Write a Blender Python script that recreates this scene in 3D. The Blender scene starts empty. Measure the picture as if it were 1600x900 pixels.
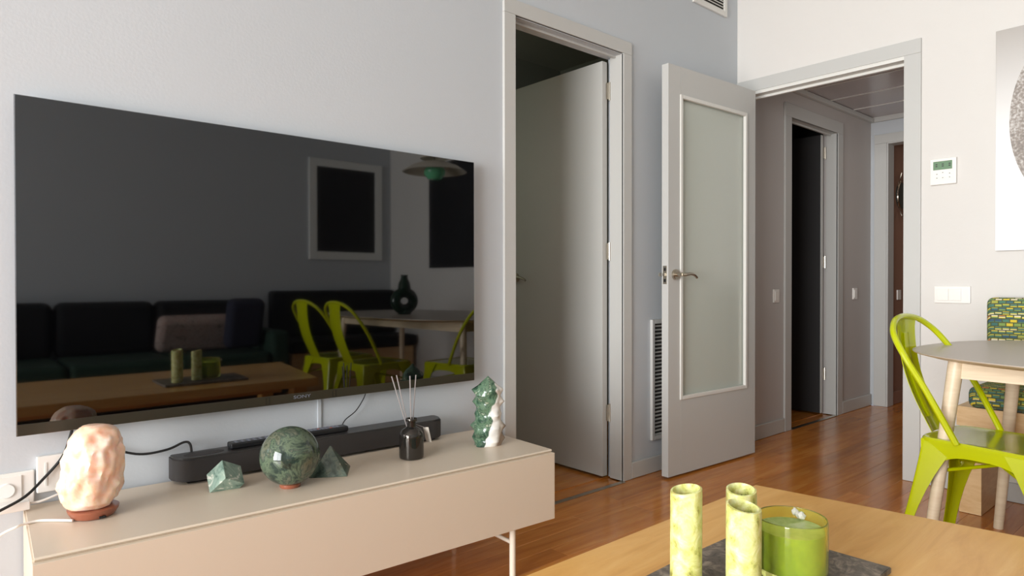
import bpy, bmesh, math, random
from mathutils import Vector, Matrix, noise as mnoise
random.seed(7)
PI = math.pi
scn = bpy.context.scene
COL = scn.collection

# ------------------------------------------------------------------ camera
CAM_H, YAW, PITCH, ROLL, FPX = 0.9739, 0.8528, 0.0084, 0.0013, 1035.67
fw = Vector((math.cos(YAW)*math.cos(PITCH), math.sin(YAW)*math.cos(PITCH), -math.sin(PITCH)))
right = Vector((math.sin(YAW), -math.cos(YAW), 0))
up = right.cross(fw)
cam_d = bpy.data.cameras.new('camera'); cam = bpy.data.objects.new('camera', cam_d); COL.objects.link(cam)
R = Matrix((right, up, -fw)).transposed()
cam.matrix_world = Matrix.Translation((0, 0, CAM_H)) @ (R @ Matrix.Rotation(-ROLL, 3, 'Z')).to_4x4()
cam_d.sensor_width = 36; cam_d.lens = 36*FPX/1600; cam_d.clip_start = .05
scn.camera = cam

# ------------------------------------------------------------------ world, lights, exposure
w = bpy.data.worlds.new('world'); scn.world = w; w.use_nodes = True
bg = w.node_tree.nodes['Background']; bg.inputs[0].default_value = (.62, .74, 1, 1); bg.inputs[1].default_value = 1.6
def area(name, loc, rot, sx, sy, e, col, spread=None):
    l = bpy.data.lights.new(name, 'AREA'); l.shape = 'RECTANGLE'; l.size = sx; l.size_y = sy; l.energy = e; l.color = col
    if spread: l.spread = spread
    o = bpy.data.objects.new(name, l); COL.objects.link(o); o.location = loc; o.rotation_euler = rot; return o
area('daylight_window', (-3.72, .15, 1.32), (0, -PI/2, 0), 2.35, 2.7, 192, (.985, 1, .985), 2.0)
area('far_room_light', (6.6, 1.0, 2.2), (0, 0, 0), .5, .5, 2.5, (1, .82, .66))
area('side_room_fill', (1.4, 2.95, 1.7), (PI/2, 0, 0), .5, .8, 9, (.92, 1, .84))  # added fill turned to the side room's far wall, no lamp stands there
area('hall_fill', (4.7, .93, 1.6), (PI/2, 0, 0), .6, 1.3, 3, (1, .95, .9))  # added fill to brighten the hallway, set before its closed right wall
scn.view_settings.view_transform = 'Standard'; scn.view_settings.look = 'None'
scn.view_settings.exposure = 0.0; scn.view_settings.gamma = 1.0
scn.view_settings.use_curve_mapping = False

# ------------------------------------------------------------------ materials
def srgb(r, g, b):
    f = lambda c: (c/255/12.92) if c/255 <= .04045 else ((c/255+.055)/1.055)**2.4
    return (f(r), f(g), f(b), 1)
def mat(name, col, rough=.5, metal=0, spec=.5, coat=0, bump=0, bscale=60, ior=None, trans=0, sss=0, var=0, vscale=3):
    m = bpy.data.materials.new(name); m.use_nodes = True; nt = m.node_tree; b = nt.nodes['Principled BSDF']
    c = srgb(*col)
    b.inputs['Base Color'].default_value = c; b.inputs['Roughness'].default_value = rough
    b.inputs['Metallic'].default_value = metal; b.inputs['Specular IOR Level'].default_value = spec
    b.inputs['Coat Weight'].default_value = coat; b.inputs['Coat Roughness'].default_value = .05
    if ior: b.inputs['IOR'].default_value = ior
    b.inputs['Transmission Weight'].default_value = trans
    if sss:
        b.inputs['Subsurface Weight'].default_value = sss; b.inputs['Subsurface Radius'].default_value = (1, .5, .25); b.inputs['Subsurface Scale'].default_value = .03
    tc = None
    if var or bump:
        tc = nt.nodes.new('ShaderNodeTexCoord')
    if var:
        n = nt.nodes.new('ShaderNodeTexNoise'); n.inputs['Scale'].default_value = vscale; n.inputs['Detail'].default_value = 4
        nt.links.new(tc.outputs['Object'], n.inputs['Vector'])
        mx = nt.nodes.new('ShaderNodeMix'); mx.data_type = 'RGBA'
        mx.inputs[6].default_value = [x*(1-var) for x in c[:3]]+[1]; mx.inputs[7].default_value = [min(1, x*(1+var)) for x in c[:3]]+[1]
        nt.links.new(n.outputs['Fac'], mx.inputs[0]); nt.links.new(mx.outputs[2], b.inputs['Base Color'])
    if bump:
        n2 = nt.nodes.new('ShaderNodeTexNoise'); n2.inputs['Scale'].default_value = bscale; n2.inputs['Detail'].default_value = 5
        nt.links.new(tc.outputs['Object'], n2.inputs['Vector'])
        bp = nt.nodes.new('ShaderNodeBump'); bp.inputs['Strength'].default_value = bump; bp.inputs['Distance'].default_value = .004
        nt.links.new(n2.outputs['Fac'], bp.inputs['Height']); nt.links.new(bp.outputs[0], b.inputs['Normal'])
    return m
def ramp(nt, stops, interp='LINEAR'):
    r = nt.nodes.new('ShaderNodeValToRGB'); cr = r.color_ramp; cr.interpolation = interp
    while len(cr.elements) < len(stops): cr.elements.new(.5)
    for e, (p, c) in zip(cr.elements, stops): e.position = p; e.color = srgb(*c)
    return r
def wood(name, stops, scale=(1, 12, 12), rough=.35, world=False, rand=.25, coat=0, dist=1.5, nscale=3):
    m = bpy.data.materials.new(name); m.use_nodes = True; nt = m.node_tree; b = nt.nodes['Principled BSDF']
    if world: src = nt.nodes.new('ShaderNodeNewGeometry').outputs['Position']
    else: src = nt.nodes.new('ShaderNodeTexCoord').outputs['Object']
    oi = nt.nodes.new('ShaderNodeObjectInfo')
    add = nt.nodes.new('ShaderNodeVectorMath'); add.operation = 'MULTIPLY_ADD'
    cmb = nt.nodes.new('ShaderNodeCombineXYZ')
    for i in range(3): nt.links.new(oi.outputs['Random'], cmb.inputs[i])
    nt.links.new(cmb.outputs[0], add.inputs[0]); add.inputs[1].default_value = (13, 7, 5); nt.links.new(src, add.inputs[2])
    mp = nt.nodes.new('ShaderNodeMapping'); mp.inputs['Scale'].default_value = scale
    nt.links.new(add.outputs[0], mp.inputs['Vector'])
    n = nt.nodes.new('ShaderNodeTexNoise'); n.inputs['Scale'].default_value = nscale; n.inputs['Detail'].default_value = 7; n.inputs['Distortion'].default_value = dist
    n.inputs['Roughness'].default_value = .62
    nt.links.new(mp.outputs[0], n.inputs['Vector'])
    r = ramp(nt, stops); nt.links.new(n.outputs['Fac'], r.inputs[0])
    hsv = nt.nodes.new('ShaderNodeHueSaturation')
    ma = nt.nodes.new('ShaderNodeMapRange'); ma.inputs['To Min'].default_value = 1-rand; ma.inputs['To Max'].default_value = 1+rand
    nt.links.new(oi.outputs['Random'], ma.inputs['Value']); nt.links.new(ma.outputs[0], hsv.inputs['Value']); nt.links.new(r.outputs[0], hsv.inputs['Color'])
    nt.links.new(hsv.outputs[0], b.inputs['Base Color'])
    b.inputs['Roughness'].default_value = rough; b.inputs['Coat Weight'].default_value = coat; b.inputs['Coat Roughness'].default_value = .12
    bp = nt.nodes.new('ShaderNodeBump'); bp.inputs['Strength'].default_value = .15; bp.inputs['Distance'].default_value = .002
    nt.links.new(n.outputs['Fac'], bp.inputs['Height']); nt.links.new(bp.outputs[0], b.inputs['Normal'])
    return m
def marble(name, stops, scale=14, rough=.08, dist=1.6, bump=0):
    m = bpy.data.materials.new(name); m.use_nodes = True; nt = m.node_tree; b = nt.nodes['Principled BSDF']
    tc = nt.nodes.new('ShaderNodeTexCoord')
    n = nt.nodes.new('ShaderNodeTexNoise'); n.inputs['Scale'].default_value = scale; n.inputs['Detail'].default_value = 9; n.inputs['Distortion'].default_value = dist; n.inputs['Roughness'].default_value = .66
    nt.links.new(tc.outputs['Object'], n.inputs['Vector'])
    r = ramp(nt, stops); nt.links.new(n.outputs['Fac'], r.inputs[0]); nt.links.new(r.outputs[0], b.inputs['Base Color'])
    b.inputs['Roughness'].default_value = rough
    if bump:
        bp = nt.nodes.new('ShaderNodeBump'); bp.inputs['Strength'].default_value = bump; bp.inputs['Distance'].default_value = .004
        nt.links.new(n.outputs['Fac'], bp.inputs['Height']); nt.links.new(bp.outputs[0], b.inputs['Normal'])
    return m

M = {}
M['wall_grey'] = mat('grey_wall_paint', (195, 199, 203), .75, bump=.08, bscale=120, var=.02)
M['wall_white'] = mat('white_wall_plaster', (218, 214, 209), .85, bump=.25, bscale=35, var=.02)
M['ceiling'] = mat('ceiling_paint', (222, 224, 222), .9)
M['trim'] = mat('grey_lacquer_trim', (193, 192, 188), .42)
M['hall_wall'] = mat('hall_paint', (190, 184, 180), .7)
M['brown_wall'] = mat('warm_brown_wall', (150, 112, 92), .8)
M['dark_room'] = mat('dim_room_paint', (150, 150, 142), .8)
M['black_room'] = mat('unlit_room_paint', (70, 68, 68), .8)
M['glass_frost'] = mat('satin_glass', (204, 209, 199), .25, spec=.6, var=.03, vscale=2)
M['glass_frost'].node_tree.nodes['Principled BSDF'].inputs['Transmission Weight'].default_value = .12
M['bead'] = mat('pale_glazing_bead', (222, 220, 214), .35)
M['steel'] = mat('brushed_nickel', (190, 182, 168), .28, metal=1)
M['cab'] = mat('beige_lacquer', (214, 198, 178), .38, var=.01)
M['cableg'] = mat('cream_metal', (226, 216, 198), .4)
M['screen'] = mat('television_glass', (3, 3, 4), .03, ior=1.95)
M['bezel'] = mat('silver_bezel', (170, 172, 176), .25, metal=1)
M['tvback'] = mat('black_plastic', (18, 18, 19), .45)
M['tvstrip'] = mat('dark_bronze_strip', (62, 58, 48), .35, metal=.4)
M['soundbar'] = mat('charcoal_fabric', (52, 48, 47), .6, bump=.3, bscale=900)
M['sbtop'] = mat('matte_charcoal', (58, 56, 55), .4)
M['remote'] = mat('remote_plastic', (26, 27, 30), .35)
M['button'] = mat('grey_button', (120, 124, 136), .5)
M['button_red'] = mat('red_button', (170, 90, 70), .5)
M['blackcord'] = mat('black_rubber', (22, 22, 22), .5)
M['whitecord'] = mat('white_rubber', (235, 230, 222), .45)
M['plastic'] = mat('white_plastic', (236, 232, 226), .35)
M['lcd'] = mat('green_display', (110, 140, 110), .2)
M['ink'] = mat('dark_print', (60, 66, 60), .6)
M['copper'] = mat('polished_copper_wood', (150, 86, 62), .3, coat=.4)
M['bottle'] = mat('black_chrome_glass', (70, 66, 62), .06, metal=.75)
M['reed'] = mat('grey_reeds', (150, 142, 140), .6)
M['tag'] = mat('paper_tag', (205, 196, 184), .7)
M['black'] = mat('matte_black', (14, 14, 14), .6)
M['green'] = mat('lime_green_enamel', (186, 194, 0), .18, coat=.5)
M['oakpale'] = wood('pale_oak', [(.3, (222, 200, 170)), (.7, (236, 218, 190))], (1.5, 1.5, 14), .4, rand=.02)
M['tabletop'] = mat('taupe_laminate', (182, 170, 158), .35, var=.02)
M['benchwood'] = wood('light_birch', [(.3, (216, 174, 120)), (.7, (236, 202, 152))], (2, 2, 10), .45, rand=.04)
M['coffee'] = wood('honey_oak', [(.25, (206, 148, 74)), (.5, (222, 168, 92)), (.75, (232, 184, 110))], (1.2, 9, 9), .35, rand=.03, coat=.1, nscale=2)
M['floorwood'] = wood('oak_floorboards', [(.25, (172, 98, 32)), (.5, (200, 124, 50)), (.78, (220, 152, 76))], (1.1, 11, 8), .2, world=True, rand=.12, coat=.2, nscale=1.8, dist=.8)
M['candle'] = marble('pale_lime_wax', [(.34, (128, 124, 58)), (.44, (196, 196, 112)), (.58, (220, 219, 158)), (.75, (232, 228, 198))], 38, .35, .6)
b_ = M['candle'].node_tree.nodes['Principled BSDF']; b_.inputs['Subsurface Weight'].default_value = .3; b_.inputs['Subsurface Scale'].default_value = .01
M['candlewell'] = marble('burnt_wax', [(.3, (96, 104, 60)), (.6, (180, 186, 120)), (.8, (220, 220, 180))], 60, .4)
M['wax2'] = marble('green_wax', [(.3, (140, 172, 10)), (.5, (168, 196, 30)), (.8, (190, 214, 60))], 30, .3, .6)
M['waxtop'] = marble('pale_green_wax_top', [(.3, (150, 176, 90)), (.5, (184, 202, 130)), (.7, (214, 222, 180))], 34, .3, .6)
M['limeglass'] = mat('lime_glass', (246, 252, 150), .03, ior=1.45, trans=.9)
M['slate'] = marble('rough_slate', [(.3, (70, 64, 58)), (.5, (112, 102, 92)), (.68, (160, 146, 130))], 30, .65, 2, bump=.6)
M['jade'] = marble('polished_green_stone', [(.32, (26, 34, 30)), (.43, (48, 62, 54)), (.50, (96, 110, 88)), (.54, (60, 74, 64)), (.60, (108, 110, 92)), (.66, (58, 66, 52)), (.72, (184, 178, 158))], 13, .06, .7)
M['jade2'] = marble('pale_green_stone', [(.32, (66, 92, 80)), (.46, (130, 152, 138)), (.56, (146, 164, 148)), (.60, (226, 224, 212)), (.64, (120, 144, 124))], 26, .1, .8)
M['jade3'] = marble('dark_green_stone', [(.34, (40, 52, 46)), (.48, (84, 100, 90)), (.56, (104, 116, 100)), (.63, (60, 70, 60)), (.68, (206, 198, 176))], 30, .1, .8)
# tower: emerald left, white vein right
m = marble('emerald_and_white_stone', [(.32, (24, 42, 34)), (.44, (60, 88, 70)), (.53, (104, 130, 104)), (.58, (56, 82, 66)), (.66, (182, 190, 164))], 26, .1, 1.0)
nt = m.node_tree; tc = nt.nodes.new('ShaderNodeTexCoord')
dt = nt.nodes.new('ShaderNodeVectorMath'); dt.operation = 'DOT_PRODUCT'; dt.inputs[1].default_value = (17, -15, -5); nt.links.new(tc.outputs['Object'], dt.inputs[0])
nz = nt.nodes.new('ShaderNodeTexNoise'); nz.inputs['Scale'].default_value = 16; nt.links.new(tc.outputs['Object'], nz.inputs['Vector'])
ad = nt.nodes.new('ShaderNodeMath'); ad.operation = 'MULTIPLY_ADD'; nt.links.new(nz.outputs['Fac'], ad.inputs[0]); ad.inputs[1].default_value = 1.6; nt.links.new(dt.outputs['Value'], ad.inputs[2])
rw = ramp(nt, [(.44, (0, 0, 0)), (.52, (255, 255, 255))]); nt.links.new(ad.outputs[0], rw.inputs[0])
rb = ramp(nt, [(.0, (236, 232, 226)), (.55, (226, 220, 210)), (1, (150, 130, 112))]); sb_ = nt.nodes.new('ShaderNodeMath'); sb_.operation = 'SUBTRACT'; nt.links.new(ad.outputs[0], sb_.inputs[0]); sb_.inputs[1].default_value = .75; nt.links.new(sb_.outputs[0], rb.inputs[0])
mx = nt.nodes.new('ShaderNodeMix'); mx.data_type = 'RGBA'; pb = nt.nodes['Principled BSDF']; src = pb.inputs['Base Color'].links[0].from_socket
nt.links.new(rw.outputs[0], mx.inputs[0]); nt.links.new(src, mx.inputs[6]); nt.links.new(rb.outputs[0], mx.inputs[7]); nt.links.new(mx.outputs[2], pb.inputs['Base Color'])
M['tower'] = m
M['salt'] = marble('pink_salt', [(.25, (240, 176, 138)), (.42, (248, 200, 170)), (.56, (252, 218, 198)), (.72, (254, 240, 232))], 13, .3, .8, bump=.4)
b_ = M['salt'].node_tree.nodes['Principled BSDF']; b_.inputs['Subsurface Weight'].default_value = .5
b_.inputs['Subsurface Radius'].default_value = (1, .45, .2); b_.inputs['Subsurface Scale'].default_value = .04
M['sofa'] = mat('dark_green_velvet', (30, 56, 42), .85, bump=.3, bscale=200, var=.3)
M['sofablack'] = mat('black_upholstery', (16, 17, 18), .9)
M['cushion_p'] = marble('patterned_cushion_cloth', [(.35, (110, 96, 90)), (.5, (190, 170, 160)), (.65, (150, 110, 104))], 24, .9)
M['cushion_n'] = mat('navy_cushion_cloth', (38, 40, 58), .9)
M['rug'] = marble('green_rug_pile', [(.35, (24, 60, 40)), (.55, (46, 100, 66)), (.7, (120, 130, 80))], 14, .95, bump=1)
M['print_dark'] = marble('dark_print_paper', [(.35, (8, 8, 10)), (.6, (20, 20, 24)), (.8, (50, 50, 56))], 4, .5)
M['mount'] = mat('grey_mount', (236, 236, 232), .6)
M['leafdark'] = mat('dark_grey_leaf', (44, 42, 42), .5)  # plain dark grey face for the hallway door leaf
M['lampgreen'] = mat('green_glass_shade', (110, 200, 150), .15)
M['lampshade'] = mat('brushed_aluminium_shade', (222, 212, 196), .35, metal=.1)
M['vase'] = mat('dark_green_glaze', (18, 44, 28), .08, bump=.4, bscale=30)
M['panel'] = mat('lacquered_metal_panel', (186, 178, 178), .2, metal=.1)
M['seam'] = mat('bright_aluminium', (235, 232, 228), .35, metal=.3)
M['ventdark'] = mat('vent_shadow_box', (50, 48, 44), .8)
# weave
def weave():
    m = bpy.data.materials.new('multicolour_weave'); m.use_nodes = True; nt = m.node_tree; b = nt.nodes['Principled BSDF']; b.inputs['Roughness'].default_value = .85
    tc = nt.nodes.new('ShaderNodeTexCoord'); sep = nt.nodes.new('ShaderNodeSeparateXYZ'); nt.links.new(tc.outputs['Object'], sep.inputs[0])
    sm = nt.nodes.new('ShaderNodeMath'); sm.operation = 'ADD'; nt.links.new(sep.outputs['X'], sm.inputs[0]); nt.links.new(sep.outputs['Z'], sm.inputs[1])
    cmb = nt.nodes.new('ShaderNodeCombineXYZ'); nt.links.new(sep.outputs['Y'], cmb.inputs[0]); nt.links.new(sm.outputs[0], cmb.inputs[1])
    br = nt.nodes.new('ShaderNodeTexBrick'); br.inputs['Scale'].default_value = 1; br.inputs['Brick Width'].default_value = .027; br.inputs['Row Height'].default_value = .0165; br.offset = .5; br.offset_frequency = 2
    br.inputs['Mortar Size'].default_value = .0022; br.inputs['Mortar Smooth'].default_value = .3
    br.inputs['Color1'].default_value = (0, 0, 0, 1); br.inputs['Color2'].default_value = (1, 1, 1, 1); br.inputs['Mortar'].default_value = (.05, .05, .05, 1)
    nt.links.new(cmb.outputs[0], br.inputs['Vector'])
    # stripes: colour family changes slowly with height
    n = nt.nodes.new('ShaderNodeTexNoise'); n.noise_dimensions = '1D'; n.inputs['Scale'].default_value = 26; n.inputs['Detail'].default_value = 2; nt.links.new(sm.outputs[0], n.inputs['W'])
    mix = nt.nodes.new('ShaderNodeMath'); mix.operation = 'MULTIPLY_ADD'; nt.links.new(br.outputs['Color'], mix.inputs[0]); mix.inputs[1].default_value = .3
    sc = nt.nodes.new('ShaderNodeMapRange'); sc.inputs['From Min'].default_value = .3; sc.inputs['From Max'].default_value = .7; sc.inputs['To Max'].default_value = .7
    nt.links.new(n.outputs['Fac'], sc.inputs['Value']); nt.links.new(sc.outputs[0], mix.inputs[2])
    r = ramp(nt, [(0, (70, 112, 104)), (.14, (132, 156, 84)), (.26, (214, 190, 60)), (.36, (80, 124, 104)), (.48, (64, 92, 112)), (.56, (120, 148, 84)), (.66, (224, 200, 70)), (.76, (222, 214, 190)), (.84, (84, 110, 70)), (.93, (206, 126, 60))], 'CONSTANT')
    nt.links.new(mix.outputs[0], r.inputs[0])
    mc = nt.nodes.new('ShaderNodeMix'); mc.data_type = 'RGBA'; nt.links.new(br.outputs['Fac'], mc.inputs[0]); nt.links.new(r.outputs[0], mc.inputs[6]); mc.inputs[7].default_value = srgb(84, 92, 60)
    nt.links.new(mc.outputs[2], b.inputs['Base Color'])
    bp = nt.nodes.new('ShaderNodeBump'); bp.invert = True; bp.inputs['Strength'].default_value = .8; bp.inputs['Distance'].default_value = .004
    nt.links.new(br.outputs['Fac'], bp.inputs['Height']); nt.links.new(bp.outputs[0], b.inputs['Normal'])
    return m
M['weave'] = weave()
# canvas print : flat picture, soft grey-to-white ground with a speckled grey disc
def canvas_mat():
    m = bpy.data.materials.new('canvas_print'); m.use_nodes = True; nt = m.node_tree; b = nt.nodes['Principled BSDF']; b.inputs['Roughness'].default_value = .7
    tc = nt.nodes.new('ShaderNodeTexCoord'); sep = nt.nodes.new('ShaderNodeSeparateXYZ'); nt.links.new(tc.outputs['Object'], sep.inputs[0])
    g = nt.nodes.new('ShaderNodeMapRange'); g.inputs['From Min'].default_value = .35; g.inputs['From Max'].default_value = 1.0; nt.links.new(sep.outputs['Z'], g.inputs['Value'])
    r = ramp(nt, [(0, (240, 240, 240)), (.35, (232, 230, 228)), (1, (176, 170, 164))]); nt.links.new(g.outputs[0], r.inputs[0])
    v = nt.nodes.new('ShaderNodeVectorMath'); v.operation = 'SUBTRACT'; v.inputs[1].default_value = (0, -.335, .56); nt.links.new(tc.outputs['Object'], v.inputs[0])
    v2 = nt.nodes.new('ShaderNodeVectorMath'); v2.operation = 'MULTIPLY'; v2.inputs[1].default_value = (0, 1/.285, 1/.42); nt.links.new(v.outputs[0], v2.inputs[0])
    ln = nt.nodes.new('ShaderNodeVectorMath'); ln.operation = 'LENGTH'; nt.links.new(v2.outputs[0], ln.inputs[0])
    lt = nt.nodes.new('ShaderNodeMath'); lt.operation = 'LESS_THAN'; lt.inputs[1].default_value = 1; nt.links.new(ln.outputs['Value'], lt.inputs[0])
    n = nt.nodes.new('ShaderNodeTexNoise'); n.inputs['Scale'].default_value = 90; n.inputs['Detail'].default_value = 6; nt.links.new(tc.outputs['Object'], n.inputs['Vector'])
    n3 = nt.nodes.new('ShaderNodeTexNoise'); n3.inputs['Scale'].default_value = 6; nt.links.new(tc.outputs['Object'], n3.inputs['Vector'])
    ad = nt.nodes.new('ShaderNodeMath'); ad.operation = 'MULTIPLY_ADD'; nt.links.new(n.outputs['Fac'], ad.inputs[0]); ad.inputs[1].default_value = .7; 
    h = nt.nodes.new('ShaderNodeMath'); h.operation = 'MULTIPLY'; h.inputs[1].default_value = .35; nt.links.new(n3.outputs['Fac'], h.inputs[0]); nt.links.new(h.outputs[0], ad.inputs[2])
    r2 = ramp(nt, [(.35, (128, 122, 118)), (.5, (156, 146, 138)), (.65, (208, 204, 200))]); nt.links.new(ad.outputs[0], r2.inputs[0])
    mx = nt.nodes.new('ShaderNodeMix'); mx.data_type = 'RGBA'; nt.links.new(lt.outputs[0], mx.inputs[0]); nt.links.new(r.outputs[0], mx.inputs[6]); nt.links.new(r2.outputs[0], mx.inputs[7])
    nt.links.new(mx.outputs[2], b.inputs['Base Color']); return m
M['canvas'] = canvas_mat()

# ------------------------------------------------------------------ mesh helpers
class MB:
    def __init__(s): s.bm = bmesh.new()
    def box(s, x0, x1, y0, y1, z0, z1, bev=0, seg=2):
        t = bmesh.new(); bmesh.ops.create_cube(t, size=1)
        for v in t.verts: v.co = Vector(((x0+x1)/2+v.co.x*(x1-x0), (y0+y1)/2+v.co.y*(y1-y0), (z0+z1)/2+v.co.z*(z1-z0)))
        if bev: bmesh.ops.bevel(t, geom=t.edges[:], offset=bev, segments=seg, profile=.5, affect='EDGES')
        s._join(t); return s
    def _join(s, t, mtx=None):
        me = bpy.data.meshes.new('t'); t.to_mesh(me); t.free()
        if mtx: me.transform(mtx)
        s.bm.from_mesh(me); bpy.data.meshes.remove(me)
    def tube(s, pts, r, n=10, closed=False, rs=None, caps=True):
        pts = [Vector(p) for p in pts]; N = len(pts); rings = []
        prev = None
        for i, p in enumerate(pts):
            a = pts[(i-1) % N] if (closed or i > 0) else p
            b = pts[(i+1) % N] if (closed or i < N-1) else p
            d = (b-a).normalized()
            if prev is None:
                u = d.orthogonal().normalized()
            else:
                u = (prev-d*prev.dot(d)).normalized()
            prev = u; v = d.cross(u); rr = rs[i] if rs else r
            rings.append([s.bm.verts.new(p+u*rr*math.cos(2*PI*k/n)+v*rr*math.sin(2*PI*k/n)) for k in range(n)])
        for i in range(N if closed else N-1):
            A, B = rings[i], rings[(i+1) % N]
            for k in range(n): s.bm.faces.new((A[k], A[(k+1) % n], B[(k+1) % n], B[k]))
        if not closed and caps:
            s.bm.faces.new(rings[0][::-1]); s.bm.faces.new(rings[-1])
        return s
    def lathe(s, prof, n=40, c=(0, 0, 0), f=None, closed_prof=False):
        rings = []
        for r, z in prof:
            ring = []
            for k in range(n):
                a = 2*PI*k/n; rr = r*(f(a, z) if f else 1)
                ring.append(s.bm.verts.new((c[0]+rr*math.cos(a), c[1]+rr*math.sin(a), c[2]+z)))
            rings.append(ring)
        m = len(rings)
        for i in range(m if closed_prof else m-1):
            A, B = rings[i], rings[(i+1) % m]
            for k in range(n): s.bm.faces.new((A[k], A[(k+1) % n], B[(k+1) % n], B[k]))
        if not closed_prof:
            s.bm.faces.new(rings[0][::-1]); s.bm.faces.new(rings[-1])
        return s
    def prism(s, poly, z0, z1, bev=0):
        t = bmesh.new(); A = [t.verts.new((x, y, z0)) for x, y in poly]; B = [t.verts.new((x, y, z1)) for x, y in poly]; n = len(poly)
        t.faces.new(A[::-1]); t.faces.new(B)
        for k in range(n): t.faces.new((A[k], A[(k+1) % n], B[(k+1) % n], B[k]))
        if bev:
            bmesh.ops.bevel(t, geom=[e for e in t.edges if abs(e.verts[0].co.z-e.verts[1].co.z) < 1e-6], offset=bev, segments=2, affect='EDGES')
        s._join(t); return s
    def loft(s, secs, cap=True):
        rings = [[s.bm.verts.new(p) for p in sec] for sec in secs]; n = len(rings[0])
        for A, B in zip(rings, rings[1:]):
            for k in range(n): s.bm.faces.new((A[k], A[(k+1) % n], B[(k+1) % n], B[k]))
        if cap: s.bm.faces.new(rings[0][::-1]); s.bm.faces.new(rings[-1])
        return s
    def xf(s, mtx): bmesh.ops.transform(s.bm, matrix=mtx, verts=s.bm.verts[:]); return s
    def done(s, name, m, parent=None, smooth=35, loc=None):
        bmesh.ops.recalc_face_normals(s.bm, faces=s.bm.faces[:])
        me = bpy.data.meshes.new(name); s.bm.to_mesh(me); s.bm.free()
        me.materials.append(m if not isinstance(m, str) else M[m])
        if smooth:
            me.polygons.foreach_set('use_smooth', [True]*len(me.polygons)); me.set_sharp_from_angle(angle=math.radians(smooth))
        o = bpy.data.objects.new(name, me); COL.objects.link(o)
        if smooth and len(me.polygons) < 1500:
            wn = o.modifiers.new('weighted', 'WEIGHTED_NORMAL'); wn.keep_sharp = True; wn.weight = 80
        if parent is not None: o.parent = parent
        if loc: o.location = loc
        return o
def tag(o, label, cat, group=None, kind=None):
    o['label'] = label; o['category'] = cat
    if group: o['group'] = group
    if kind: o['kind'] = kind
    return o
def thing(name, label, cat, loc=(0, 0, 0), rz=0, group=None, kind=None):
    o = bpy.data.objects.new(name, None); COL.objects.link(o); o.location = loc; o.rotation_euler = (0, 0, rz); o.empty_display_size = .05
    return tag(o, label, cat, group, kind)
def copytree(o, parent=None):
    c = o.copy(); COL.objects.link(c)
    if parent: c.parent = parent
    for ch in list(o.children): copytree(ch, c)
    return c
def text_mesh(name, body, size, m, mtx, parent, ext=.0004):
    cu = bpy.data.curves.new(name, 'FONT'); cu.body = body; cu.size = size; cu.extrude = ext; cu.align_x = 'CENTER'; cu.align_y = 'CENTER'
    o = bpy.data.objects.new(name, cu); COL.objects.link(o)
    bpy.context.view_layer.update()
    me = bpy.data.meshes.new_from_object(o); bpy.data.objects.remove(o)
    me.transform(mtx); me.materials.clear(); me.materials.append(M[m])
    q = bpy.data.objects.new(name, me); COL.objects.link(q); q.parent = parent; return q
def catmull(P, n=8, closed=False):
    P = [Vector(p) for p in P]; out = []; N = len(P)
    for i in range(N if closed else N-1):
        p0 = P[(i-1) % N] if closed or i > 0 else P[0]; p1 = P[i]; p2 = P[(i+1) % N]; p3 = P[(i+2) % N] if closed or i+2 < N else P[-1]
        for k in range(n):
            t = k/n
            out.append(.5*((2*p1)+(-p0+p2)*t+(2*p0-5*p1+4*p2-p3)*t*t+(-p0+3*p1-3*p2+p3)*t**3))
    if not closed: out.append(P[-1])
    return out

# ================================================================== ROOM SHELL
W = 2.085      # television wall plane
XR = 3.596     # white wall plane
CEIL = 2.78
def struct(o, label, cat): return tag(o, label, cat, kind='structure')
b = MB()
b.box(-3.8, 1.815, W, W+.10, 0, CEIL); b.box(1.815, 2.55, W, W+.10, 2.085, CEIL); b.box(2.55, 3.70, W, W+.10, 0, CEIL)
struct(b.done('wall_left', 'wall_grey', smooth=0), 'light grey wall behind the television and the plain grey door', 'wall')
b = MB()
b.box(3.70, 4.23, W, W+.10, 0, 2.36); b.box(4.23, 4.965, W, W+.10, 2.075, 2.36); b.box(4.965, 5.69, W, W+.10, 0, 2.36)
struct(b.done('wall_hall_left', 'hall_wall', smooth=0), 'shaded grey hallway wall around the dark doorway', 'wall')
b = MB()
b.box(XR, XR+.104, 2.045, W, 0, CEIL); b.box(XR, XR+.104, 1.175, 2.045, 2.085, CEIL); b.box(XR, XR+.104, -1.95, 1.175, 0, CEIL)
struct(b.done('wall_right', 'wall_white', smooth=0), 'white plaster wall with the open doorway and the pictures', 'wall')
b = MB(); b.box(5.59, 5.69, 1.965, W, 0, 2.36); b.box(5.59, 5.69, .9, 1.965, 2.065, 2.36); b.box(5.59, 5.69, .9, 1.0, 0, 2.065)
struct(b.done('wall_hall_end', 'wall_grey', smooth=0), 'end wall of the hallway above the furthest doorway', 'wall')
b = MB(); b.box(3.70, 5.69, .8, .9, 0, 2.36)
struct(b.done('wall_hall_right', 'hall_wall', smooth=0), 'hallway side wall opposite the dark doorway', 'wall')
b = MB(); b.box(-3.8, 3.70, -2.05, -1.95, 0, CEIL)
struct(b.done('wall_behind', 'wall_grey', smooth=0), 'grey wall behind the sofa, seen mirrored in the television', 'wall')
b = MB(); wy0, wy1, wz0, wz1 = -1.25, 1.55, .10, 2.55
b.box(-3.7, -3.6, -1.95, wy0, 0, CEIL); b.box(-3.7, -3.6, wy1, W, 0, CEIL); b.box(-3.7, -3.6, wy0, wy1, wz1, CEIL); b.box(-3.7, -3.6, wy0, wy1, 0, wz0)
struct(b.done('wall_window', 'wall_white', smooth=0), 'white wall with the tall window that lights the room', 'wall')
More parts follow.
